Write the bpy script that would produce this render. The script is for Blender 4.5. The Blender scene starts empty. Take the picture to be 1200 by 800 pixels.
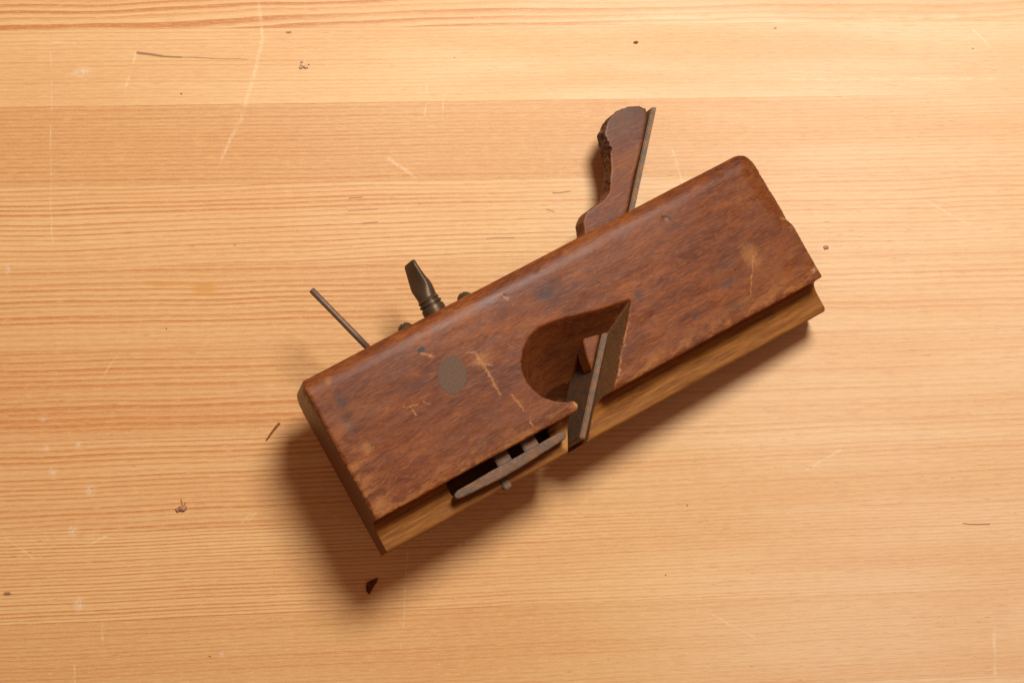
import bpy, bmesh, math, random
from mathutils import Vector, Matrix, noise as mnoise

random.seed(7)
sc = bpy.context.scene
COL = sc.collection

# ------------------------------------------------------------------ camera, world, light, exposure
cam_d = bpy.data.cameras.new('camera')
cam_d.lens = 68.85
cam_d.sensor_width = 36.0
cam_d.clip_start = 0.01
cam_d.clip_end = 50.0
cam = bpy.data.objects.new('camera', cam_d)
COL.objects.link(cam)
cam.matrix_world = Matrix((
    (0.995863, 0.023901, -0.087667, -0.082731),
    (-0.031756, 0.995495, -0.089334, -0.084305),
    (0.085137, 0.091748, 0.992136, 0.936279),
    (0, 0, 0, 1)))
sc.camera = cam

world = bpy.data.worlds.new('World')
sc.world = world
world.use_nodes = True
bg = world.node_tree.nodes['Background']
bg.inputs[0].default_value = (1.0, 0.54, 0.36, 1)
bg.inputs[1].default_value = 0.27

KEY_AZ, KEY_EL, KEY_D = math.radians(17), math.radians(61), 1.2
key_d = bpy.data.lights.new('key_softbox', 'AREA')
key_d.shape = 'DISK'
key_d.size = 0.36
key_d.energy = 17.3
key_d.color = (1.0, 0.985, 0.925)
key = bpy.data.objects.new('key_softbox', key_d)
COL.objects.link(key)
tgt = Vector((0.04, 0.0, 0.02))
key.location = tgt + KEY_D * Vector((math.cos(KEY_EL) * math.sin(KEY_AZ), math.cos(KEY_EL) * math.cos(KEY_AZ), math.sin(KEY_EL)))
key.rotation_euler = (tgt - key.location).to_track_quat('-Z', 'Y').to_euler()

sc.view_settings.view_transform = 'Standard'
sc.view_settings.look = 'None'
sc.view_settings.exposure = 0.0
sc.view_settings.gamma = 1.0
sc.view_settings.use_curve_mapping = False
sc.cycles.max_bounces = 6
sc.cycles.diffuse_bounces = 3
sc.cycles.glossy_bounces = 2

# ------------------------------------------------------------------ node helper
class G:
    def __init__(s, name):
        s.m = bpy.data.materials.new(name)
        s.m.use_nodes = True
        s.t = s.m.node_tree
        s.n = s.t.nodes
        s.b = s.n['Principled BSDF']

    def lk(s, v, sock):
        if isinstance(v, bpy.types.NodeSocket):
            s.t.links.new(v, sock)
        elif v is not None:
            if isinstance(v, (tuple, list)) and sock.type == 'RGBA' and len(v) == 3:
                v = (*v, 1)
            sock.default_value = v

    def math(s, op, a, b=None, c=None, clamp=False):
        n = s.n.new('ShaderNodeMath'); n.operation = op; n.use_clamp = clamp
        s.lk(a, n.inputs[0]); s.lk(b, n.inputs[1])
        if c is not None: s.lk(c, n.inputs[2])
        return n.outputs[0]

    def add(s, a, b): return s.math('ADD', a, b)
    def mul(s, a, b): return s.math('MULTIPLY', a, b)

    def vmath(s, op, a, b=None, scale=None, out=0):
        n = s.n.new('ShaderNodeVectorMath'); n.operation = op
        s.lk(a, n.inputs[0])
        if b is not None: s.lk(b, n.inputs[1])
        if scale is not None: s.lk(scale, n.inputs['Scale'])
        return n.outputs['Value'] if op in ('LENGTH', 'DOT_PRODUCT', 'DISTANCE') else n.outputs[0]

    def pos(s, scale=1000.0):
        n = s.n.new('ShaderNodeTexCoord')
        return s.vmath('SCALE', n.outputs['Object'], scale=scale)

    def noise(s, vec, scale=1.0, detail=3.0, rough=0.55, dist=0.0, col=False):
        n = s.n.new('ShaderNodeTexNoise')
        s.lk(vec, n.inputs['Vector']); n.inputs['Scale'].default_value = scale
        n.inputs['Detail'].default_value = detail; n.inputs['Roughness'].default_value = rough
        n.inputs['Distortion'].default_value = dist
        return n.outputs['Color' if col else 'Fac']

    def white(s, v):
        n = s.n.new('ShaderNodeTexWhiteNoise'); n.noise_dimensions = '1D'
        s.lk(v, n.inputs['W'])
        return n.outputs['Value']

    def scale3(s, v, x, y, z, off=(0, 0, 0)):
        n = s.n.new('ShaderNodeMapping')
        s.lk(v, n.inputs['Vector']); n.inputs['Scale'].default_value = (x, y, z); n.inputs['Location'].default_value = off
        return n.outputs[0]

    def sep(s, v):
        n = s.n.new('ShaderNodeSeparateXYZ'); s.lk(v, n.inputs[0]); return n.outputs

    def comb(s, x, y, z):
        n = s.n.new('ShaderNodeCombineXYZ')
        s.lk(x, n.inputs[0]); s.lk(y, n.inputs[1]); s.lk(z, n.inputs[2]); return n.outputs[0]

    def mr(s, v, a, b, c=0.0, d=1.0, smooth=True):
        n = s.n.new('ShaderNodeMapRange')
        n.interpolation_type = 'SMOOTHSTEP' if smooth else 'LINEAR'; n.clamp = True
        s.lk(v, n.inputs[0])
        for i, q in enumerate((a, b, c, d)): s.lk(q, n.inputs[i + 1])
        return n.outputs[0]

    def ramp(s, v, stops, interp='LINEAR'):
        n = s.n.new('ShaderNodeValToRGB'); s.lk(v, n.inputs[0])
        r = n.color_ramp; r.interpolation = interp
        while len(r.elements) < len(stops): r.elements.new(0.5)
        for e, (p, c) in zip(r.elements, stops):
            e.position = p
            e.color = (c, c, c, 1) if isinstance(c, (int, float)) else (*c, 1)
        return n.outputs[0]

    def mix(s, f, a, b, mode='MIX'):
        n = s.n.new('ShaderNodeMix'); n.data_type = 'RGBA'; n.blend_type = mode
        s.lk(f, n.inputs[0]); s.lk(a, n.inputs[6]); s.lk(b, n.inputs[7])
        return n.outputs[2]

    def bump(s, h, strength=0.3, dist=0.0003):
        n = s.n.new('ShaderNodeBump'); n.inputs['Strength'].default_value = strength; n.inputs['Distance'].default_value = dist
        s.lk(h, n.inputs['Height'])
        s.t.links.new(n.outputs[0], s.b.inputs['Normal'])

    def segs(s, P, lst, soft=0.5, wob=None):
        """strongest nearness to any of the line segments (x1,y1,x2,y2,halfwidth)"""
        out = None
        for (x1, y1, x2, y2, w) in lst:
            bx, by = x2 - x1, y2 - y1
            l2 = max(bx * bx + by * by, 1e-6)
            pa = s.vmath('SUBTRACT', P, (x1, y1, 0))
            h = s.math('ADD', s.vmath('DOT_PRODUCT', pa, (bx / l2, by / l2, 0)), 0.0, clamp=True)
            q = s.vmath('SUBTRACT', pa, s.vmath('SCALE', (bx, by, 0), scale=h))
            m = s.mr(s.vmath('LENGTH', q), w * (1 + soft), w * (1 - soft))
            out = m if out is None else s.math('MAXIMUM', out, m)
        return out

    def blobs(s, P, lst, nz, amt=1.2, lo=0.45, hi=1.15):
        out = None
        for (x, y, rx, ry) in lst:
            q = s.vmath('MULTIPLY', s.vmath('SUBTRACT', P, (x, y, 0)), (1 / rx, 1 / ry, 0))
            d = s.add(s.vmath('LENGTH', q), s.mul(s.add(nz, -0.5), amt))
            m = s.mr(d, hi, lo)
            out = m if out is None else s.math('MAXIMUM', out, m)
        return out

# ------------------------------------------------------------------ object helpers (geometry given in mm, stored in metres)
MM = Matrix.Scale(0.001, 4)

def link(name, me, mat, parent=None, smooth=True):
    o = bpy.data.objects.new(name, me)
    COL.objects.link(o)
    if mat: me.materials.append(mat)
    if parent: o.parent = parent
    if smooth:
        for p in me.polygons: p.use_smooth = True
    return o

def from_bm(bm, name, mat, parent=None, smooth=True, scale=True):
    bmesh.ops.recalc_face_normals(bm, faces=bm.faces)
    me = bpy.data.meshes.new(name)
    bm.to_mesh(me); bm.free()
    if scale: me.transform(MM)
    return link(name, me, mat, parent, smooth)

def loft(rings, cap=True):
    """closed rings of equal length -> bmesh"""
    bm = bmesh.new()
    R = [[bm.verts.new(p) for p in r] for r in rings]
    n = len(R[0])
    for a, b in zip(R, R[1:]):
        for i in range(n):
            bm.faces.new((a[i], a[(i + 1) % n], b[(i + 1) % n], b[i]))
    if cap:
        bm.faces.new(R[0][::-1]); bm.faces.new(R[-1])
    bmesh.ops.recalc_face_normals(bm, faces=bm.faces)
    return bm

def prism(pts, z0, z1, shear=0.0, zref=0.0):
    return loft([[(x + shear * (z - zref), y, z) for x, y in pts] for z in (z0, z1)])

def box(x0, x1, y0, y1, z0, z1):
    return prism([(x0, y0), (x1, y0), (x1, y1), (x0, y1)], z0, z1)

def tmp(bm, name='cutter'):
    bmesh.ops.triangulate(bm, faces=[f for f in bm.faces if len(f.verts) > 4])
    bmesh.ops.recalc_face_normals(bm, faces=bm.faces)
    me = bpy.data.meshes.new(name); bm.to_mesh(me); bm.free()
    o = bpy.data.objects.new(name, me); COL.objects.link(o)
    return o

def solidify_ops(base, ops, voxel=None, smooth_it=2, smooth_f=0.5):
    """apply boolean steps, then an optional voxel remesh that wears the edges; returns a mesh in mm"""
    for kind, c in ops:
        md = base.modifiers.new('b', 'BOOLEAN'); md.operation = kind; md.solver = 'EXACT'; md.object = c
    if voxel:
        md = base.modifiers.new('r', 'REMESH'); md.mode = 'VOXEL'; md.voxel_size = voxel
        md = base.modifiers.new('s', 'SMOOTH'); md.factor = smooth_f; md.iterations = smooth_it
    dg = bpy.context.evaluated_depsgraph_get()
    me = bpy.data.meshes.new_from_object(base.evaluated_get(dg))
    for _, c in ops:
        bpy.data.objects.remove(c)
    bpy.data.objects.remove(base)
    return me

def displace(me, fn):
    me.update()
    nrm = [v.normal.copy() for v in me.vertices]
    for v, n in zip(me.vertices, nrm):
        v.co += n * fn(v.co, n)

# ------------------------------------------------------------------ materials
def pine(name, seed, spacing, contrast, early, late, warp=3.0, drift=0.0, width=0.30, var=6.0, y0=-1e9, y1=1e9, fade=0.45, tint=1.0):
    g = G(name)
    P = g.pos()
    X, Y, Z = g.sep(P)
    S = seed * 137.0
    # slow wander of the grain lines along the board
    w1 = g.noise(g.scale3(P, 0.0055, 0.016, 0, (S, S * .7, 0)), 1, 2.0, .5)
    w2 = g.noise(g.scale3(P, 0.016, 0.04, 0, (S * .3, S, 0)), 1, 1.0, .5)
    w3 = g.noise(g.scale3(P, 0.03, 0.35, 0, (S * .5, S, 0)), 1, 1.0, .5)
    v = g.add(Y, g.mul(X, drift))
    v = g.add(v, g.mul(g.add(w1, -.5), warp * 2.2))
    v = g.add(v, g.mul(g.add(w2, -.5), warp * .45))
    v = g.add(v, g.mul(g.add(w3, -.5), min(spacing, 3.0) * .30))
    # uneven ring spacing across the board
    sp = g.noise(g.comb(0.0, g.mul(v, 0.035), S), 1, 1.5, .5)
    ph = g.add(g.mul(v, 1.0 / spacing), g.mul(g.add(sp, -.5), var))
    fr = g.math('FRACT', ph)
    ring = g.math('FLOOR', ph)
    rnd = g.white(g.add(ring, S))
    rnd2 = g.white(g.add(ring, S + 55.5))
    wid = g.add(width, g.mul(g.add(rnd2, -.5), .22))
    rise = g.mr(fr, g.math('SUBTRACT', .90, g.mul(wid, 1.75)), .90)
    fall = g.mr(fr, .90, .995, 1.0, 0.0)
    line = g.mul(rise, fall)
    line = g.mul(line, g.add(.35, g.mul(rnd, .75)))
    # lines fade in and out along their length; weaker towards one end of the boards
    fl = g.noise(g.scale3(P, 0.005, 0.16, 0, (S, 0, S)), 1, 2.0, .6)
    line = g.mul(line, g.mr(fl, .25, .70, .45, 1.0))
    endf = g.mr(g.add(X, g.mul(g.add(w1, -.5), 150)), -120, 130, 1.0, fade)
    line = g.math('MULTIPLY', g.mul(line, endf), contrast * 1.95, clamp=True)
    early_l = tuple(c * k for c, k in zip(early, (tint ** .6, tint, tint ** 1.5)))
    col = g.mix(line, g.mix(g.mr(g.add(X, g.mul(g.add(w1, -.5), 120)), -20, 190, 0, .9), early_l, (.77, .535, .315)), g.mix(g.mr(X, -40, 200, 0, .8), late, (.60, .30, .125)))
    # broad tone drift and fine fibre
    tone = g.noise(g.scale3(P, 0.006, 0.045, 0, (0, S, S)), 1, 3.0, .55)
    col = g.mix(g.mul(g.mr(tone, .3, .75), .34), col, tuple(c * k for c, k in zip(late, (1.12, 1.2, 1.3))))
    fib = g.noise(g.scale3(P, 0.10, 3.2, 0, (S, S, 0)), 1, 3.0, .65)
    col = g.mix(g.mul(g.mr(fib, .47, .70), .34), col, tuple(c * .72 for c in late))
    fib2 = g.noise(g.scale3(P, 0.16, 2.1, 0, (-S, S, 3)), 1, 2.0, .6)
    col = g.mix(g.mul(g.mr(fib2, .48, .70), .34), col, tuple(min(1, c * 1.16) for c in early))
    grit = g.noise(g.scale3(P, 0.9, 1.3, 0, (S, 3, 0)), 1, 2.0, .7)
    col = g.mix(g.mul(g.mr(grit, .52, .72), .20), col, (.88, .66, .42))
    # short dark pores / resin dashes
    por = g.noise(g.scale3(P, 0.16, 1.5, 0, (S, -S, 9)), 1, 1.0, .5)
    dens = g.noise(g.scale3(P, 0.012, 0.03, 0, (S, 4, 9)), 1, 1.0, .5)
    pm = g.mr(g.add(por, g.mul(g.add(dens, -.5), .25)), .735, .79)
    col = g.mix(g.mul(pm, .5), col, (.26, .11, .04))
    # scratches, glue smears and pits where the boards carry them
    nz = g.noise(P, 0.7, 4.0, .7)
    Pf = g.vmath('MULTIPLY', g.vmath('ADD', P, g.vmath('SCALE', g.vmath('SUBTRACT', g.noise(P, .05, 2, .5, col=True), (.5, .5, .5)), scale=2.2)), (1, 1, 0))
    inr = lambda ya, yb, pad=3: max(ya, yb) > y0 - pad and min(ya, yb) < y1 + pad
    ps = [q for q in PALE if inr(q[1], q[3])]
    ds = [q for q in DARK if inr(q[1], q[3])]
    pb = [q for q in PALE_BLOB if inr(q[1] - q[3], q[1] + q[3])]
    db = [q for q in DARK_BLOB if inr(q[1] - q[3], q[1] + q[3])]
    if ps:
        m = g.mul(g.mul(g.segs(Pf, ps, .95), g.mr(nz, .36, .60, .2, .85)), g.mr(g.noise(P, .11, 1, .5), .36, .58, .12, 1.0))
        col = g.mix(g.mul(m, .46), col, (.90, .72, .48))
    if pb:
        m = g.mul(g.blobs(Pf, pb, nz, 1.4, .2, 1.1), g.mr(nz, .42, .62, .05, .6))
        col = g.mix(m, col, (.80, .66, .50))
    if y0 < 29 < y1:
        m = g.blobs(Pf, [(-146.1, 28.8, 7.5, 3.6), (-163, 31.5, 14, 1.2)], nz, .9, .2, 1.2)
        col = g.mix(g.mul(m, .8), col, (.60, .27, .06))
    if ds:
        m = g.segs(Pf, ds, .9)
        col = g.mix(g.mul(m, .75), col, (.15, .050, .014))
    if db:
        m = g.blobs(Pf, db, nz, 1.1, .35, 1.0)
        col = g.mix(g.mul(m, .8), col, (.16, .06, .02))
    g.lk(col, g.b.inputs['Base Color'])
    rg = g.add(.44, g.mul(g.add(tone, -.5), .22))
    g.lk(rg, g.b.inputs['Roughness'])
    g.b.inputs['Specular IOR Level'].default_value = .28
    g.bump(fib, .22, .00008)
    return g.m

PALE = [(-117.9, 168.9, -116.6, 149.9, 0.7), (-116.6, 149.9, -120.7, 131.1, 0.85), (-120.7, 131.1, -128.0, 110.3, 0.85), (-128.0, 110.3, -138.6, 87.6, 0.75),
        (-176.6, 143.5, -182.1, 124.4, 0.6), (-216.1, 149.3, -205.6, 148.8, 0.4), (-217.3, 144.7, -216.9, 109.5, 0.2), (-217.7, 109.5, -217.5, 52.0, 0.25),
        (141.6, 126.2, 190, 126.3, 0.55), (190, 126.3, 245.4, 125.7, 0.6), (-57.2, 90.5, -44.3, 80.6, 0.7), (179.6, 156.7, 227.4, 157.2, 0.9),
        (230.6, -142.9, 230.1, -167.5, 0.7), (141.3, -65.8, 158.6, -57.2, 0.6), (207.4, 64.9, 228.4, 53.0, 0.5), (235.8, 150.6, 246.2, 139.6, 0.5),
        (-187.5, -2.4, -195.2, -12.3, 0.5), (-128.1, -82.0, -124.0, -78.1, 0.4), (-130.9, -82.7, -126.8, -78.4, 0.4), (86.3, -130.4, 112.6, -146.0, 0.35),
        (-37.6, 125.9, -38.9, 111.1, 0.35), (-29.4, 121.5, -30.2, 108.9, 0.3), (-240.9, -85.5, -227.3, -96.7, 0.4), (-202.9, -91.5, -193.8, -87.1, 0.4),
        (80.7, 96.7, 86.2, 75.5, 0.4), (-196.3, -127.5, -196.0, -136.2, 0.4), (-209.4, -145.9, -209.1, -154.6, 0.3), (-52.7, -96.5, -57.3, -144.5, 0.25)]
DARK = [(-175.8, 143.4, -164.5, 141.6, 0.6), (-164.5, 141.6, -155.5, 140.9, 0.45), (-155.5, 140.9, -140.1, 140.1, 0.2), (-140.1, 140.1, -123.8, 139.5, 0.14),
        (217.5, -94.2, 231.1, -95.0, 0.25), (-76.2, 71.2, -70.4, 71.5, 0.25), (-77.1, 65.0, -63.2, 65.1, 0.17), (-70.3, 58.6, -63.3, 58.9, 0.21),
        (-10.8, 50.0, 2.8, 50.2, 0.21), (22.3, 72.0, 30.7, 72.7, 0.29), (18.7, 64.1, 22.8, 62.7, 0.21)]
PALE_BLOB = [(-202.6, 134.2, 7.44, 3.31), (-222.7, -30.9, 2.89, 1.65), (-221.3, -44.6, 2.48, 2.07), (-206.3, -43.5, 2.07, 1.65), (-218.2, -55.9, 2.89, 3.31),
             (-201.4, -65.6, 3.72, 3.31), (-209.1, -84.2, 3.31, 3.72), (-206.7, -118.4, 3.31, 4.96), (-238.3, 40.2, 1.65, 3.31), (-141.2, -143.4, 1.65, 1.65)]
DARK_BLOB = [(-103.8, 152.7, 2.07, 0.83), (-23.9, 139.2, 0.62, 0.5), (-155.8, 123.2, 0.83, 0.62), (-164.5, 10.1, 0.5, 0.74), (-240.0, -112.1, 2.48, 1.24),
             (82.0, -81.3, 0.62, 0.62), (70.4, -114.0, 0.62, 0.62), (-146.8, -144.7, 0.83, 0.5), (135.9, 152.4, 1.24, 0.62), (235.3, 141.0, 0.62, 0.5), (-131.6, 49.1, 0.5, 0.41)]

def old_beech(name, ledge=True, marks=True, seed=0.0, red=1.0):
    """dark, oiled and worn beech; grain along local X"""
    g = G(name)
    P = g.pos()
    X, Y, Z = g.sep(P)
    Ps = g.scale3(P, 1, 1, 1, (seed, seed, seed))
    big = g.noise(g.scale3(Ps, .022, .05, .05), 1, 4, .6)
    mid = g.noise(g.scale3(Ps, .07, .22, .22), 1, 4, .65)
    fleck = g.noise(g.scale3(Ps, .20, 1.5, 1.5), 1, 3, .7)
    fleck2 = g.noise(g.scale3(Ps, .26, 1.9, 1.9, (40, 9, 3)), 1, 2, .7)
    base = g.ramp(g.add(g.mul(big, .5), g.mul(mid, .5)), [(.34, (.080, .020, .009)), (.46, (.138, .034, .010)), (.54, (.188, .049, .011)), (.66, (.265, .080, .017))])
    col = g.mix(g.mul(g.mr(fleck, .46, .66), .46), base, (.31, .105, .025))
    col = g.mix(g.mul(g.mr(fleck2, .48, .66), .58), col, (.060, .022, .012))
    # smoky, greyed handling dirt in patches
    smoke = g.noise(g.scale3(Ps, .018, .035, .035, (7, 2, 5)), 1, 4, .6)
    gre = g.mr(g.add(smoke, g.mul(g.mr(X, 90, 200), .07)), .50, .68)
    col = g.mix(g.mul(gre, .25), col, (.115, .046, .026))
    nz = g.noise(P, .8, 4, .7)
    hgt = g.add(g.mul(fleck, .5), g.mul(fleck2, -.5))
    if marks:
        face = g.mr(Z, 30.5, 33)
        Pf = g.vmath('MULTIPLY', g.vmath('ADD', P, g.vmath('SCALE', g.vmath('SUBTRACT', g.noise(P, .40, 3, .7, col=True), (.5, .5, .5)), scale=3.4)), (1, 1, 0))
        m = g.mul(g.blobs(Pf, B_ORANGE, nz, 1.6, .1, 1.15), face)
        col = g.mix(g.mul(m, .55), col, (.36, .15, .045))
        m = g.mul(g.segs(Pf, B_PALE, .9), g.mr(nz, .38, .58, .2, 1.0))
        m = g.mul(m, face)
        col = g.mix(g.mul(m, .60), col, (.50, .23, .075))
        m = g.mul(g.blobs(Pf, B_DARK, nz, 1.5, .05, 1.2), face)
        col = g.mix(g.mul(m, .62), col, (.050, .034, .032))
        m = g.mul(g.blobs(Pf, [(55.0, 57.4, 2.3, 1.9)], nz, .9, .5, 1.0), face)
        col = g.mix(g.mul(m, .9), col, (.022, .020, .024))
        m = g.mul(g.segs(Pf, B_NICK, .6), face)
        col = g.mix(g.mul(m, .8), col, (.03, .014, .01))
        # rubbed, tan wood along the sole edge and the toe
        wr = g.math('MAXIMUM', g.mr(Y, 13, -1), g.mul(g.mr(X, 22, -2), g.mr(Y, 60, 20)))
        m = g.mul(g.mul(wr, g.mr(g.noise(g.scale3(P, .12, .3, .3), 1, 4, .7), .44, .60)), face)
        col = g.mix(g.mul(m, .6), col, (.36, .140, .038))
        # fine random handling scratches
        for k, (ang, thr) in enumerate(((.5, .73), (1.9, .74), (2.6, .735))):
            r = g.n.new('ShaderNodeVectorRotate'); r.rotation_type = 'Z_AXIS'; r.inputs['Angle'].default_value = ang
            g.lk(P, r.inputs['Vector'])
            sn = g.noise(g.scale3(r.outputs[0], .13, 2.6, 0, (k * 31, k * 7, 0)), 1, 1, .5)
            m = g.mul(g.mr(sn, thr, thr + .05), face)
            col = g.mix(g.mul(m, .4), col, (.42, .20, .07))
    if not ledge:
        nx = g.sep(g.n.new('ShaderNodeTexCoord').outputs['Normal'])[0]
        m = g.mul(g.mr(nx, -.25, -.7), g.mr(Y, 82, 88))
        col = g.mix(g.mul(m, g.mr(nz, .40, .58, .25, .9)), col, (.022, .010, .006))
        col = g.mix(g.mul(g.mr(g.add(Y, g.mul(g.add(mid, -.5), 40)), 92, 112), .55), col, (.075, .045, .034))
    # bare wood where edges have been knocked
    geo = g.n.new('ShaderNodeNewGeometry')
    ew = g.mr(g.add(geo.outputs['Pointiness'], g.mul(g.add(nz, -.5), .09)), .545, .60)
    col = g.mix(g.mul(ew, .45), col, (.36, .155, .050))
    if ledge:
        # end grain face at the toe is coloured darker
        ne = g.sep(g.n.new('ShaderNodeTexCoord').outputs['Normal'])[0]
        eg = g.mul(g.mr(ne, -.55, -.85), g.mr(X, 3.5, 1.5))
        col = g.mix(g.mul(eg, .75), col, g.mix(g.mr(nz, .4, .6), (.085, .022, .010), (.050, .014, .008)))
        # bare, rubbed wood of the bed the blade rests on
        nb = g.sep(g.n.new('ShaderNodeTexCoord').outputs['Normal'])[0]
        bed = g.mul(g.mul(g.mr(nb, -.35, -.6), g.mr(X, 104, 108)), g.mr(Z, T - .3, T - 1.6))
        col = g.mix(g.mul(bed, .75), col, g.mix(g.mr(fleck2, .42, .62), (.235, .125, .052), (.12, .058, .026)))
        # the rebate ledge along the sole is of fresher, yellower wood
        yl = g.mr(g.add(Y, g.mul(g.add(mid, -.5), 1.5)), -.3, -1.6)
        lf = g.noise(g.scale3(P, .06, .75, .75), 1, 4, .65)
        lc = g.ramp(lf, [(.34, (.150, .052, .011)), (.5, (.24, .090, .018)), (.66, (.32, .130, .028))])
        lc = g.mix(g.mul(g.mr(fleck2, .55, .74), .5), lc, (.12, .05, .018))
        nz_ = g.sep(g.n.new('ShaderNodeTexCoord').outputs['Normal'])[2]
        col = g.mix(g.mul(g.mul(yl, .85), g.mr(nz_, .25, .6, .2, 1.0)), col, lc)
        # light falling through the throat, painted as a pale patch on the mouth wood
        mo = g.mul(g.blobs(g.vmath('MULTIPLY', P, (1, 1, 0)), [(97.5, -8, 4.5, 9), (105.6, 3.2, 1.6, 1.8)], nz, .8, .5, 1.1), 1.0)
        col = g.mix(g.mul(mo, .65), col, (.50, .24, .075))
    g.lk(col, g.b.inputs['Base Color'])
    g.lk(g.add(.33, g.mul(g.add(mid, -.5), .30)), g.b.inputs['Roughness'])
    g.b.inputs['Specular IOR Level'].default_value = .09
    g.bump(hgt, .20, .00010)
    return g.m

B_PALE = [(75.9, 45.6, 76.8, 34.6, 0.6), (76.8, 34.6, 76.7, 23.2, 0.55), (81.5, 20.7, 82.9, 12.0, 0.5), (72.9, 46.7, 75.9, 45.6, 0.5), (54.2, 55.9, 57.6, 53.4, 0.45),
          (35.8, 38.7, 41.6, 36.5, 0.3), (38.1, 35.7, 38.7, 32.8, 0.4), (44.5, 36.3, 46.7, 33.8, 0.3), (99.7, 62.5, 101.8, 59.7, 0.5), (83.1, 7.6, 82.9, 4.1, 0.4),
          (91.3, 41.1, 92.5, 39.2, 0.3), (204.7, 8.9, 215.2, 24.1, 0.22), (144.4, 22.9, 139.2, 17.1, 0.4), (137.5, 16.6, 129.9, 5.0, 0.4), (74.8, 40.5, 79.9, 36.9, 0.4),
          (237.5, 33.5, 240.5, 31.5, 0.7)]
B_NICK = [(185.8, 61.0, 188.7, 57.7, 0.35), (220.7, 68.3, 223.2, 67.5, 0.4), (203.3, 24.2, 203.9, 22.1, 0.25), (142.5, 47.7, 143.3, 45.9, 0.25), (228.4, 48.7, 229.7, 46.7, 0.3)]
B_DARK = [(10.4, 46.1, 4.2, 3.4), (12.1, 53.9, 3.6, 5.2), (9.7, 40.0, 2.6, 3.4), (176.2, 13.1, 3.4, 2.6), (197.1, 18.7, 6.0, 2.6), (200.9, 26.8, 4.2, 1.8),
          (156.7, 33.6, 3.4, 4.2), (118.2, 53.4, 8.0, 5.6), (196.5, 7.2, 4.2, 2.2)]
B_ORANGE = [(57.4, 53.1, 2.2, 1.8), (12.0, 30.2, 3.6, 3.6), (5.2, 5.9, 4.4, 4.4), (214.1, 24.7, 5.6, 8.0), (77, 41, 6.5, 4.5), (11.6, 64.9, 2.6, 2.2)]

def iron(name, dark, rust, rough=.5, metal=.55, rustiness=.5, seed=0.0):
    g = G(name)
    P = g.pos()
    a = g.noise(g.scale3(P, .35, .35, .35, (seed, 0, 0)), 1, 4, .65)
    b = g.noise(g.scale3(P, 1.6, 1.6, 1.6, (0, seed, 0)), 1, 3, .7)
    col = g.mix(g.mul(g.mr(a, .40, .58), rustiness), dark, rust)
    col = g.mix(g.mul(g.mr(b, .52, .75), .5), col, tuple(c * .5 for c in dark))
    g.lk(col, g.b.inputs['Base Color'])
    g.b.inputs['Metallic'].default_value = metal
    g.b.inputs['Specular IOR Level'].default_value = .15
    g.lk(g.add(rough, g.mul(g.add(b, -.5), .3)), g.b.inputs['Roughness'])
    g.bump(g.add(g.mul(a, .6), g.mul(b, .6)), .35, .00025)
    return g.m

def plain(name, c1, c2, sc_=1.0, rough=.7):
    g = G(name)
    P = g.pos()
    a = g.noise(P, sc_, 4, .65)
    g.lk(g.mix(g.mr(a, .35, .65), c1, c2), g.b.inputs['Base Color'])
    g.b.inputs['Roughness'].default_value = rough
    g.b.inputs['Specular IOR Level'].default_value = .12
    g.bump(a, .4, .0003)
    return g.m

# ------------------------------------------------------------------ the table: glued pine strips
table = bpy.data.objects.new('tabletop', None)
COL.objects.link(table)
table['kind'] = 'structure'
EARLY, LATE = (.735, .452, .200), (.52, .200, .050)
JOINTS = [330, 293, 254.5, 213, 193, 155.0, 117.7, 79.0, 40.0, 1.0, -41.5, -84.0, -126.5, -168.0, -208, -247, -288, -330]
PARAM = {155.0: dict(spacing=3.6, contrast=1.1, warp=6.0, drift=-.02, var=2.0, width=.48, fade=.35),
         117.7: dict(tint=1.02, spacing=2.0, contrast=.28, warp=2.0, var=2.0, width=.3),
         79.0: dict(spacing=2.0, contrast=.62, warp=1.6, var=4.0, width=.34, tint=.79),
         40.0: dict(tint=.99, spacing=2.3, contrast=.85, warp=3.0, drift=-.012, var=1.5, width=.28),
         1.0: dict(tint=.91, spacing=2.7, contrast=.88, warp=3.2, var=2.0, width=.42),
         -41.5: dict(spacing=2.4, contrast=.88, warp=2.2, var=3.5, width=.54, tint=.90, fade=.32),
         -84.0: dict(tint=.94, spacing=2.5, contrast=.78, warp=2.6, drift=-.018, var=4.0, width=.36),
         -126.5: dict(spacing=1.75, contrast=.72, warp=1.8, drift=-.010, var=1.0, width=.38),
         -168.0: dict(spacing=2.0, contrast=.42, warp=2.0, drift=-.010, var=3.0, width=.36, tint=.85)}
for k in range(len(JOINTS) - 1):
    ytop, ybot = JOINTS[k], JOINTS[k + 1]
    prm = dict(PARAM.get(ybot, dict(spacing=random.uniform(1.8, 3.2), contrast=random.uniform(.4, .9))))
    mat = pine('pine_strip_%d' % k, 3.1 + k * 1.37, early=EARLY, late=LATE, y0=ybot, y1=ytop, **prm)
    bm = box(-620, 620, ybot + .015, ytop - .015, -28, 0)
    bmesh.ops.bevel(bm, geom=[e for e in bm.edges if all(v.co.z > -1 for v in e.verts)], offset=.03, segments=1, affect='EDGES')
    from_bm(bm, 'plank', mat, table, smooth=False)

# ------------------------------------------------------------------ the fillister plane (local mm: X along, Y up towards the top edge, Z out of the visible side)
root = bpy.data.objects.new('fillister_plane', None)
COL.objects.link(root)
root.empty_display_size = .05
root.matrix_world = Matrix((
    (0.885084, -0.454548, 0.100063, -0.072539),
    (0.446908, 0.890034, 0.090069, -0.087495),
    (-0.13, -0.035, 0.990896, 0.033657),
    (0, 0, 0, 1)))
root['label'] = 'old dark brown wooden fillister plane lying on its side on the pine tabletop'
root['category'] = 'hand plane'

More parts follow.
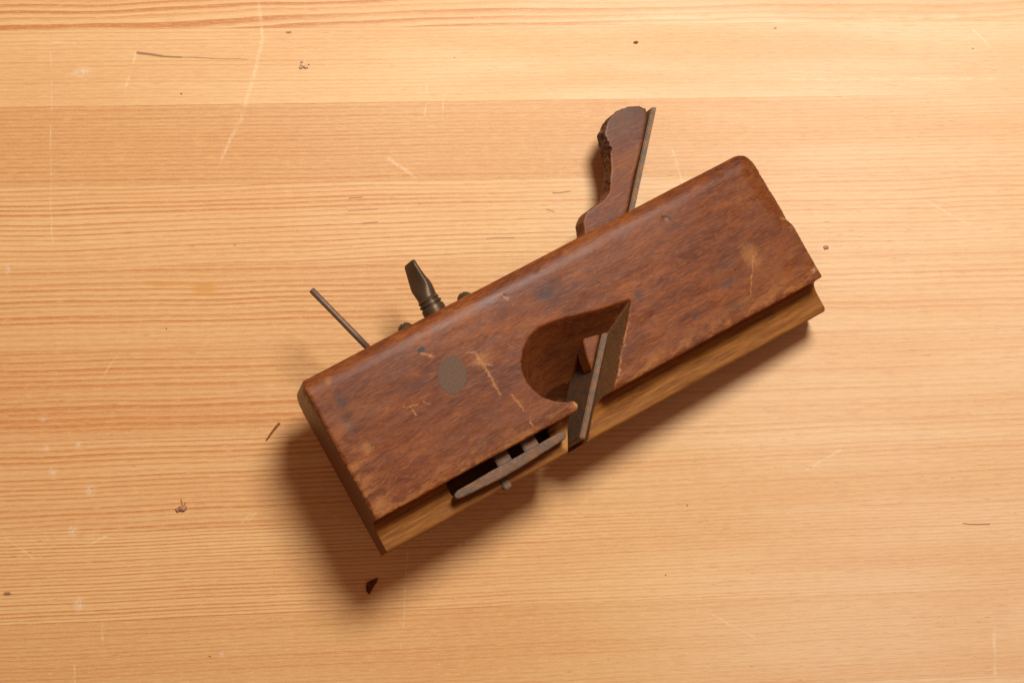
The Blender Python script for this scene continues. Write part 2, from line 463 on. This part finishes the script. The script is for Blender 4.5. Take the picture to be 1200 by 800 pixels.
L, HF, T, ZL, PR = 240.0, 70.2, 37.5, 22.2, 14.3
M_BEECH = old_beech('worn_beech')
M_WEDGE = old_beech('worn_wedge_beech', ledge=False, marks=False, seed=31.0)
M_IRON = iron('blade_iron', (.100, .068, .046), (.19, .082, .032), .50, .2, .8)
M_STOP = iron('stop_iron', (.100, .068, .050), (.19, .082, .034), .52, .2, .75, 3.0)
M_BRASS = iron('tarnished_brass', (.085, .060, .036), (.10, .050, .024), .40, .45, .6, 9.0)
M_ROD = iron('rod_iron', (.15, .105, .080), (.19, .10, .058), .5, .45, .6, 17.0)
M_PLUG = plain('grey_plug', (.145, .082, .052), (.105, .058, .036), 1.3, .6)

L, HF, T, ZL, PR = 240.0, 70.2, 37.5, 22.2, 14.3
# cross profile with a broad rolled top edge and the rebate ledge, swept along X
prof = [(-.2, ZL + 3.6), (.3, ZL + 6.5), (0.2, T - .6), (.9, T), (59, T)] + [(60 + 9.6 * t, T - 2.0 * t ** 2.5) for t in (.15, .3, .42, .54, .66, .78, .89, 1.0)] + [(70.0, T - 2.7), (HF - .02, T - 4.2)]
prof += [(HF, T - 7), (HF, 1.5), (HF - 1.5, 0), (-PR + .8, 0), (-PR, .8), (-PR, ZL - 1.2), (-PR + .9, ZL - .2), (-7, ZL - .1), (-4, ZL + .3), (-2.2, ZL + 1.0), (-1.0, ZL + 2.0)]
base = tmp(loft([[(x, y, z) for y, z in prof] for x in (-4, L + 4)]), 'base')
# plan outline with the rounded heel corner and chipped toe corner
plan = [(0, -20), (L - .3, -20), (L, -13), (L + .3, 0), (L + .2, 30), (L, 61)]
for i in range(0, 9):
    a = math.radians(i * 90 / 8)
    plan.append((L - 9.5 + 9.5 * math.cos(a), HF - 9.3 + 9.5 * math.sin(a)))
plan += [(2.2, HF + .2), (1.1, HF - 1.2), (.5, HF - 3.2), (.1, HF - 5.5), (0, HF - 9)]
c_plan = tmp(prism(plan, -5, T + 5))
# stopped chamfer at the heel end
bm = loft([[(L + 8, y, T + 6), (L - dx, y, T + .01), (L - dx * .6, y, T - dz * .12), (L - dx * .28, y, T - dz * .40), (L + .7, y, T - dz), (L + 8, y, T - dz - 3)]
           for y, dx, dz in ((31.0, 2.0, .8), (34.5, 7.0, 3.0), (50, 9.0, 3.6), (80, 10.0, 4.2))])
c_chamf = tmp(bm)
# little bevel along the toe edge
bm = loft([[(-6, y, T + 6), (1.2, y, T + .05), (-.05, y, T - .9), (-6, y, T - 3)] for y in (-20, 30, 80)])
c_toe = tmp(bm)
# throat: snail shaped on the visible side, a narrow skewed slot on the far side
top = [(152.8, 33.4), (144, 34.9), (136, 36.4), (129, 38.0), (121.9, 39.9), (113.6, 41.4), (107.1, 41.8), (101.6, 40.2), (96.9, 36.7), (92.9, 32.1), (91.0, 27.6), (90.4, 22.4),
       (91.3, 18.2), (93.4, 13.1), (97.4, 9.0), (101.5, 6.2), (105.2, 5.2), (106.4, 2.6), (104.4, 0), (94.6, -18), (108, -18), (124.4, .8), (140, 18.6)]
bot = [(121, 13.8), (120, 14.3), (118.5, 14.6), (116.5, 14.9), (114, 15.2), (111.5, 15.3), (109, 15.2), (107, 14.9), (105, 14.3), (103.6, 13.6), (102.4, 12.8), (101.6, 12.0),
       (101.2, 11.2), (101.6, 10.2), (102.4, 9.0), (103.4, 7.6), (103.8, 5.6), (103.0, 2.6), (100.5, -.5), (91, -18), (95, -18), (109.4, .8), (115, 7.2)]
zt, zb = T + 3, -3
def at(z):   # outline at height z, straight walls
    f = (z - 0) / T
    return [(b[0] + (t[0] - b[0]) * f, b[1] + (t[1] - b[1]) * f, z) for t, b in zip(top, bot)]
def at_c(z): # the far wall is scooped, so it bellies between the two sides
    r = at(z); f = min(1, max(0, z / T)); k = 2.2 * math.sin(math.pi * f)
    out = []
    for i, (x, y, zz) in enumerate(r):
        if 1 <= i <= 12: x -= .35 * k * (1 if i > 6 else .2); y += .45 * k * (1 if i < 9 else 0)
        out.append((x, y, zz))
    return out
c_throat = tmp(loft([at_c(z) for z in (zb, 0, 6, 12, 18, 22.2, 27, 32, T - .01, zt)]))
# pocket for the depth stop under the overhang
c_pocket = tmp(prism([(38.2, -6.2), (91, -6.2), (92, 9), (38, 9)], 9, 31))
c_hole = tmp(box(60, 86, 8, 20, 12, 29))
me = solidify_ops(base, [('INTERSECT', c_plan), ('DIFFERENCE', c_chamf), ('DIFFERENCE', c_toe), ('DIFFERENCE', c_throat), ('DIFFERENCE', c_pocket), ('DIFFERENCE', c_hole)], voxel=.5, smooth_it=2)

DENTS = [(186, 59, 1.6, .35), (222, 66, 2.0, .5), (100.5, 61.5, 1.4, .3), (158, 22, 2, .2), (205, 40, 5, .2), (30, 20, 6, .2), (60, 12, 4, .2), (230, 10, 4, .35), (238.5, 31.5, 3.0, 1.3),
         (10, 45, 4, .3), (120, 66, 2, .4), (170, 68, 2.5, .5), (60, 68, 2, .4), (146, 25, 1.4, .4), (139, 17, 1.2, .4), (131, 8, 1.5, .4), (237, 6, 2.0, .6)]
def wear(co, n):
    d = (mnoise.noise(co * .025) * .25 + mnoise.noise(Vector((co.x * .06, co.y * .2, co.z * .2))) * .06
         + mnoise.noise(Vector((co.x * .5, co.y * 1.1, co.z * 1.1))) * .012)
    if co.z > 26:
        for x, y, r, k in DENTS:
            k *= .45 if 4 < x < 236 else 1.0
            q = ((co.x - x) ** 2 + (co.y - y) ** 2) / (r * r)
            if q < 4: d -= k * math.exp(-1.6 * q)
    # nibbled arrises
    e = min(abs(co.y - .3), abs(co.x), abs(co.x - L))
    if e < 1.6 and co.z > 30:
        d -= max(0, mnoise.noise(co * .55)) * .55 * (1 - e / 1.6)
    return d
displace(me, wear)
me.transform(MM)
body = link('body', me, M_BEECH, root)

# inlaid plug, a little proud and oval
ring = lambda k, z: [(61.8 + (6.6 * math.cos(a) * .87 + 9.0 * math.sin(a) * .485) * k, 41.2 + (-6.6 * math.cos(a) * .49 + 9.0 * math.sin(a) * .873) * k, z) for a in [i * math.tau / 40 for i in range(40)]]
plug = from_bm(loft([ring(1, T - 3), ring(1, T + .08), ring(.96, T + .16)]), 'plug', M_PLUG, body, smooth=False)
plug['label'] = 'grey oval plug set into the side of the body'

# wedge with the rounded, chipped head
SK = .30
wp = [(154.1, 73.1), (155.6, 77.2), (159.2, 80.7), (166.1, 81.4), (171.7, 82.6), (175.9, 87.1), (180.6, 93.2), (183.6, 99.5), (184.8, 105.7), (187.2, 111.5), (191.9, 115.3), (197.2, 117.0), (203.5, 116.6), (209.0, 114.4),
      (211.2, 111.3), (209.2, 107.0), (201.7, 98.0), (190.6, 86.7), (178.8, 73.5), (150, 42), (124.4, 13.8), (125.2, 20), (127.4, 27.3), (140, 52)]
base = tmp(prism(wp, 14.0, ZL - .3, SK, ZL))
me = solidify_ops(base, [], voxel=.4, smooth_it=6)
def chip(co, n):
    d = mnoise.noise(co * .06) * .15 + mnoise.noise(co * .5) * .012
    if co.y > 78 and n.z < .75 and (n.x < .2 or co.y > 112):
        side = max(0, -n.x * .8 + n.y * .35)
        c = mnoise.noise(co * .17 + Vector((4, 1, 2))) + .35 * mnoise.noise(co * .5)
        d -= max(0, c + .15) * 1.7 * min(1, side + .25) * (1.0 if co.y > 84 else .6)
    return d
displace(me, chip)
left_edge = [(159.2, 80.7), (166.1, 81.4), (171.7, 82.6), (175.9, 87.1), (180.6, 93.2), (183.6, 99.5), (184.8, 105.7), (187.2, 111.5), (191.9, 115.3)]
for v in me.vertices:
    y = v.co.y
    if y > 82.6 and y < 115.3:
        for (xa, ya), (xb, yb) in zip(left_edge, left_edge[1:]):
            if ya <= y <= yb:
                xl = xa + (xb - xa) * (y - ya) / max(yb - ya, 1e-6) + SK * (v.co.z - ZL)
                break
        dd = v.co.x - xl
        if dd < 5:
            up = max(0.0, (v.co.z - 17.0) / 5.0)
            c = mnoise.noise(Vector((y * .22, 3.1, v.co.z * .12))) + .5 * mnoise.noise(Vector((y * .6, 9.1, v.co.z * .3))) + .22
            v.co.x += max(0, c) * 2.3 * (1 - max(0, dd) / 5) * (.25 + .75 * up)
me.transform(MM)
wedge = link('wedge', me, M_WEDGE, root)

# skewed blade
dirv = Vector((216.5 - 106.5, 109.1 + 12.2)).normalized()
nrm2 = Vector((-dirv.y, dirv.x))
r0, r1 = Vector((106.5, -12.2)) + nrm2 * .75, Vector((216.3, 109.0)) + nrm2 * .75
bl = [tuple(r0 - dirv * 1.2), tuple(r1), tuple(r1 + nrm2 * 2.5 - dirv * .6), tuple(r0 + nrm2 * 2.7 - dirv * 1.0)]
bm = prism(bl, 1.0, ZL + .2, .40, ZL)
bmesh.ops.bevel(bm, geom=list(bm.edges), offset=.35, segments=2, affect='EDGES')
blade = from_bm(bm, 'blade', M_IRON, root, smooth=False)

# depth stop: foot bar with two posts
fo = [(37.8, -6.0), (39.5, -5.2), (50, -4.9), (60, -4.7), (78, -4.5), (94.0, -4.2), (96.2, -4.9), (96.4, -7.0), (95.0, -8.1), (85, -8.9), (74, -9.6), (62, -10.0), (50, -9.5), (41, -9.0), (38.4, -8.7), (37.4, -7.4)]
base = tmp(prism(fo, 24.6, 30.4))
me = solidify_ops(base, [], voxel=.4, smooth_it=7)
displace(me, lambda co, n: mnoise.noise(co * .2) * .2 + mnoise.noise(co * 1.0) * .03)
me.transform(MM)
stop = link('depth_stop', me, M_STOP, root)
for xa, xb in ((61.8, 69.0), (75.8, 83.4)):
    bm = prism([(xa, -7.0), (xb, -7.0), (xb, 15), (xa, 15)], 25.2, 29.4)
    bmesh.ops.bevel(bm, geom=list(bm.edges), offset=.5, segments=2, affect='EDGES')
    from_bm(bm, 'post', M_STOP, stop, smooth=False)

# spur let into the ledge below the foot
bm = prism([(60.2, -9.4), (64.4, -9.0), (64.6, -14.9), (63.6, -15.4), (60.9, -15.2)], 17.5, 22.9)
bmesh.ops.bevel(bm, geom=list(bm.edges), offset=.45, segments=2, affect='EDGES')
from_bm(bm, 'spur', M_IRON, root, smooth=False)

# thumbscrew on the top edge: turned collar, neck and flattened twisted grip
def oval(y, rx, rz, ang, cx=73.0, cz=19.0, n=28):
    ca, sa = math.cos(ang), math.sin(ang)
    return [(cx + rx * math.cos(t) * ca - rz * math.sin(t) * sa, y, cz + rx * math.cos(t) * sa + rz * math.sin(t) * ca) for t in [i * math.tau / n for i in range(n)]]
col_prof = [(68, 5.3), (72.6, 5.6), (74.4, 5.5), (74.9, 4.8), (75.3, 4.8), (75.7, 5.4), (76.6, 5.4), (77.0, 4.7), (77.4, 4.7), (77.8, 5.2), (78.6, 5.0), (79.2, 4.4)]
def plate(y, wide, thin, ang, cx, cz=19.0, n=28, ex=.55):
    ca, sa = math.cos(ang), math.sin(ang)
    out = []
    for t in [i * math.tau / n for i in range(n)]:
        c, d = math.cos(t), math.sin(t)
        a_ = wide * math.copysign(abs(c) ** ex, c); b_ = thin * math.copysign(abs(d) ** ex, d)
        out.append((cx + a_ * ca - b_ * sa, y, cz + a_ * sa + b_ * ca))
    return out
grip = from_bm(loft([plate(*q) for q in ((78.6, 4.6, 4.6, .5, 73.0, 19, 28, 1.0), (80.5, 4.7, 4.5, .55, 73.1, 19, 28, .95), (83, 5.0, 3.8, .62, 73.1, 19, 28, .85), (85.5, 5.1, 2.7, .75, 73.0),
               (88, 5.1, 1.8, .92, 72.9), (91, 5.0, 1.5, 1.05, 73.0), (94, 4.8, 1.35, 1.15, 73.2), (96.8, 4.6, 1.2, 1.2, 73.5), (97.6, 4.0, .9, 1.2, 73.6))]), 'thumbscrew', M_BRASS, root)
from_bm(loft([oval(y, r, r, 0) for y, r in col_prof]), 'collar', M_BRASS, grip)
for o in (grip, grip.children[0]):
    md = o.modifiers.new('es', 'EDGE_SPLIT'); md.split_angle = math.radians(38)

# two domed screw heads beside it
def screw_head(cx, parent):
    rings = []
    for a in range(0, 85, 12):
        r = 4.0 * math.cos(math.radians(a)); y = 70.0 + 4.2 * math.sin(math.radians(a))
        rings.append(oval(y, r, r, 0, cx, 19.0, 24))
    rings.insert(0, oval(66, 4.0, 4.0, 0, cx, 19.0, 24))
    base = tmp(loft(rings))
    me = solidify_ops(base, [('DIFFERENCE', tmp(box(cx - .5, cx + .5, 73.2, 80, 10, 30)))])
    me.transform(MM)
    return link('screw_head', me, M_BRASS, parent, smooth=False)
for cx in (57.0, 88.4):
    screw_head(cx, root)

# thin iron rod standing out of the top edge
a, b = Vector((27.4, 107.0, 19.5)), Vector((39.0, 66.0, 19.5))
ax = (b - a).normalized(); u = ax.cross(Vector((0, 0, 1))).normalized(); w = ax.cross(u)
rng = lambda c, r: [tuple(c + u * r * math.cos(t) + w * r * math.sin(t)) for t in [i * math.tau / 12 for i in range(12)]]
from_bm(loft([rng(a, 1.15), rng(a + ax * .5, 1.5), rng(a + ax * 14, 1.42), rng(a + ax * 27, 1.52), rng(b, 1.45)]), 'rod', M_ROD, root)

# turned foot screw on the far side that keeps the toe off the table
def foot(cx, cy, h):
    rings = [[(cx + r * math.cos(t), cy + r * math.sin(t), z) for t in [i * math.tau / 24 for i in range(24)]] for z, r in
             ((3, 5), (-4, 5), (-5, 7), (-h * .6, 7.5), (-h + 2, 8), (-h, 7))]
    from_bm(loft(rings), 'foot_screw', M_BRASS, root)
foot(34, 34, 27.8)

# ------------------------------------------------------------------ crumbs and flecks lying on the table
def crumb(name, label, loc, size, mat, seed, cat='crumb', rz=0.0, sub=3, rough=.45):
    bm = bmesh.new()
    bmesh.ops.create_icosphere(bm, subdivisions=sub, radius=1)
    for v in bm.verts:
        q = v.co.copy()
        k = 1 + rough * mnoise.noise(q * 1.3 + Vector((seed, 0, 0))) + rough * .6 * mnoise.noise(q * 3 + Vector((0, seed, 0)))
        v.co = Vector((q.x * size[0] * k, q.y * size[1] * k, max(-.35, q.z) * size[2] * k))
    lo = min(v.co.z for v in bm.verts)
    for v in bm.verts: v.co.z -= lo
    o = from_bm(bm, name, mat, None)
    o.location = (loc[0] / 1000, loc[1] / 1000, .0001)
    o.rotation_euler = (0, 0, rz)
    o['label'] = label; o['category'] = cat
    return o

M_PALE = plain('pale_crumb', (.72, .52, .32), (.50, .30, .15), 1.5)
M_BROWN = plain('brown_crumb', (.48, .24, .15), (.30, .12, .065), 1.2)
M_CHIP = plain('dark_chip', (.15, .042, .014), (.07, .020, .008), .8)
M_SLIV = plain('red_sliver', (.28, .085, .028), (.20, .058, .02), .8)
def cluster(name, label, pieces, mat):
    """one crumb made of a few stuck-together grains"""
    first = None
    bm_all = bmesh.new()
    for (x, y, sx, sy, sz, sd) in pieces:
        b2 = bmesh.new(); bmesh.ops.create_icosphere(b2, subdivisions=3, radius=1)
        for v in b2.verts:
            q = v.co.copy(); k = 1 + .4 * mnoise.noise(q * 1.4 + Vector((sd, 0, 0))) + .25 * mnoise.noise(q * 3.1 + Vector((0, sd, 0)))
            v.co = Vector((x + q.x * sx * k, y + q.y * sy * k, max(0.0, .7 + q.z * k) * sz))
        mtmp = bpy.data.meshes.new('t'); b2.to_mesh(mtmp); b2.free()
        bm_all.from_mesh(mtmp); bpy.data.meshes.remove(mtmp)
    o = from_bm(bm_all, name, mat)
    o['label'] = label; o['category'] = 'crumb'
    return o
o = cluster('wood_crumb', 'pale crumb of wood near the dark crack at upper left', [(0, 0, 1.3, 1.0, .6, 1), (1.3, -.8, 1.0, .8, .5, 2), (-1.0, -1.0, .8, .7, .45, 3), (-.4, 1.9, .6, .8, .5, 4), (2.9, .6, .5, .4, .4, 5)], M_PALE)
o.location = (-.0972, .1363, .0001)
o = cluster('wood_crumb', 'pinkish brown crumb on the striped boards at lower left', [(0, 0, 1.9, 1.4, .8, 6), (-2.1, -.7, 1.1, 1.0, .6, 7), (-.2, 2.4, .25, 1.0, .25, 8), (1.2, 2.1, .22, .8, .2, 9), (-.6, 3.7, .22, .8, .2, 10)], M_BROWN)
o.location = (-.1583, -.0750, .0001)
crumb('wood_fleck', 'small tan fleck right of the heel of the plane', (156.1, 42.5), (1.3, .9, .25), M_BROWN, 3.0, 'fleck')
crumb('wood_fleck', 'tiny dark red fleck on the bare board at top centre', (65.7, 145.9), (1.1, .7, .35), M_SLIV, 5.0, 'fleck')
crumb('dust_speck', 'tiny white speck just below the depth stop shadow', (-25.9, -96.1), (.6, .6, .5), M_PALE, 8.0, 'speck')

def flake(name, label, pts, h, mat, cat):
    bm = prism(pts, 0, h)
    bmesh.ops.bevel(bm, geom=[e for e in bm.edges if all(v.co.z > h * .5 for v in e.verts)], offset=h * .4, segments=2, affect='EDGES')
    cx = sum(p[0] for p in pts) / len(pts); cy = sum(p[1] for p in pts) / len(pts)
    bmesh.ops.translate(bm, verts=bm.verts, vec=(-cx, -cy, 0))
    o = from_bm(bm, name, mat, None, smooth=False)
    o.location = (cx / 1000, cy / 1000, .0001)
    o['label'] = label; o['category'] = cat
    return o
flake('bark_chip', 'dark brown triangular chip in the shadow below the toe', [(-73.2, -114.6), (-72.4, -112.6), (-70.6, -111.9), (-67.4, -110.7), (-67.9, -112.6), (-69.6, -114.9), (-71.6, -118.4), (-72.8, -117.2)], .9, M_CHIP, 'chip')
flake('wood_sliver', 'thin reddish brown sliver left of the toe of the plane', [(-119.0, -44.4), (-118.0, -44.2), (-114.6, -39.9), (-111.6, -36.6), (-112.4, -35.8), (-113.8, -37.2), (-116.8, -41.0)], .45, M_SLIV, 'sliver')
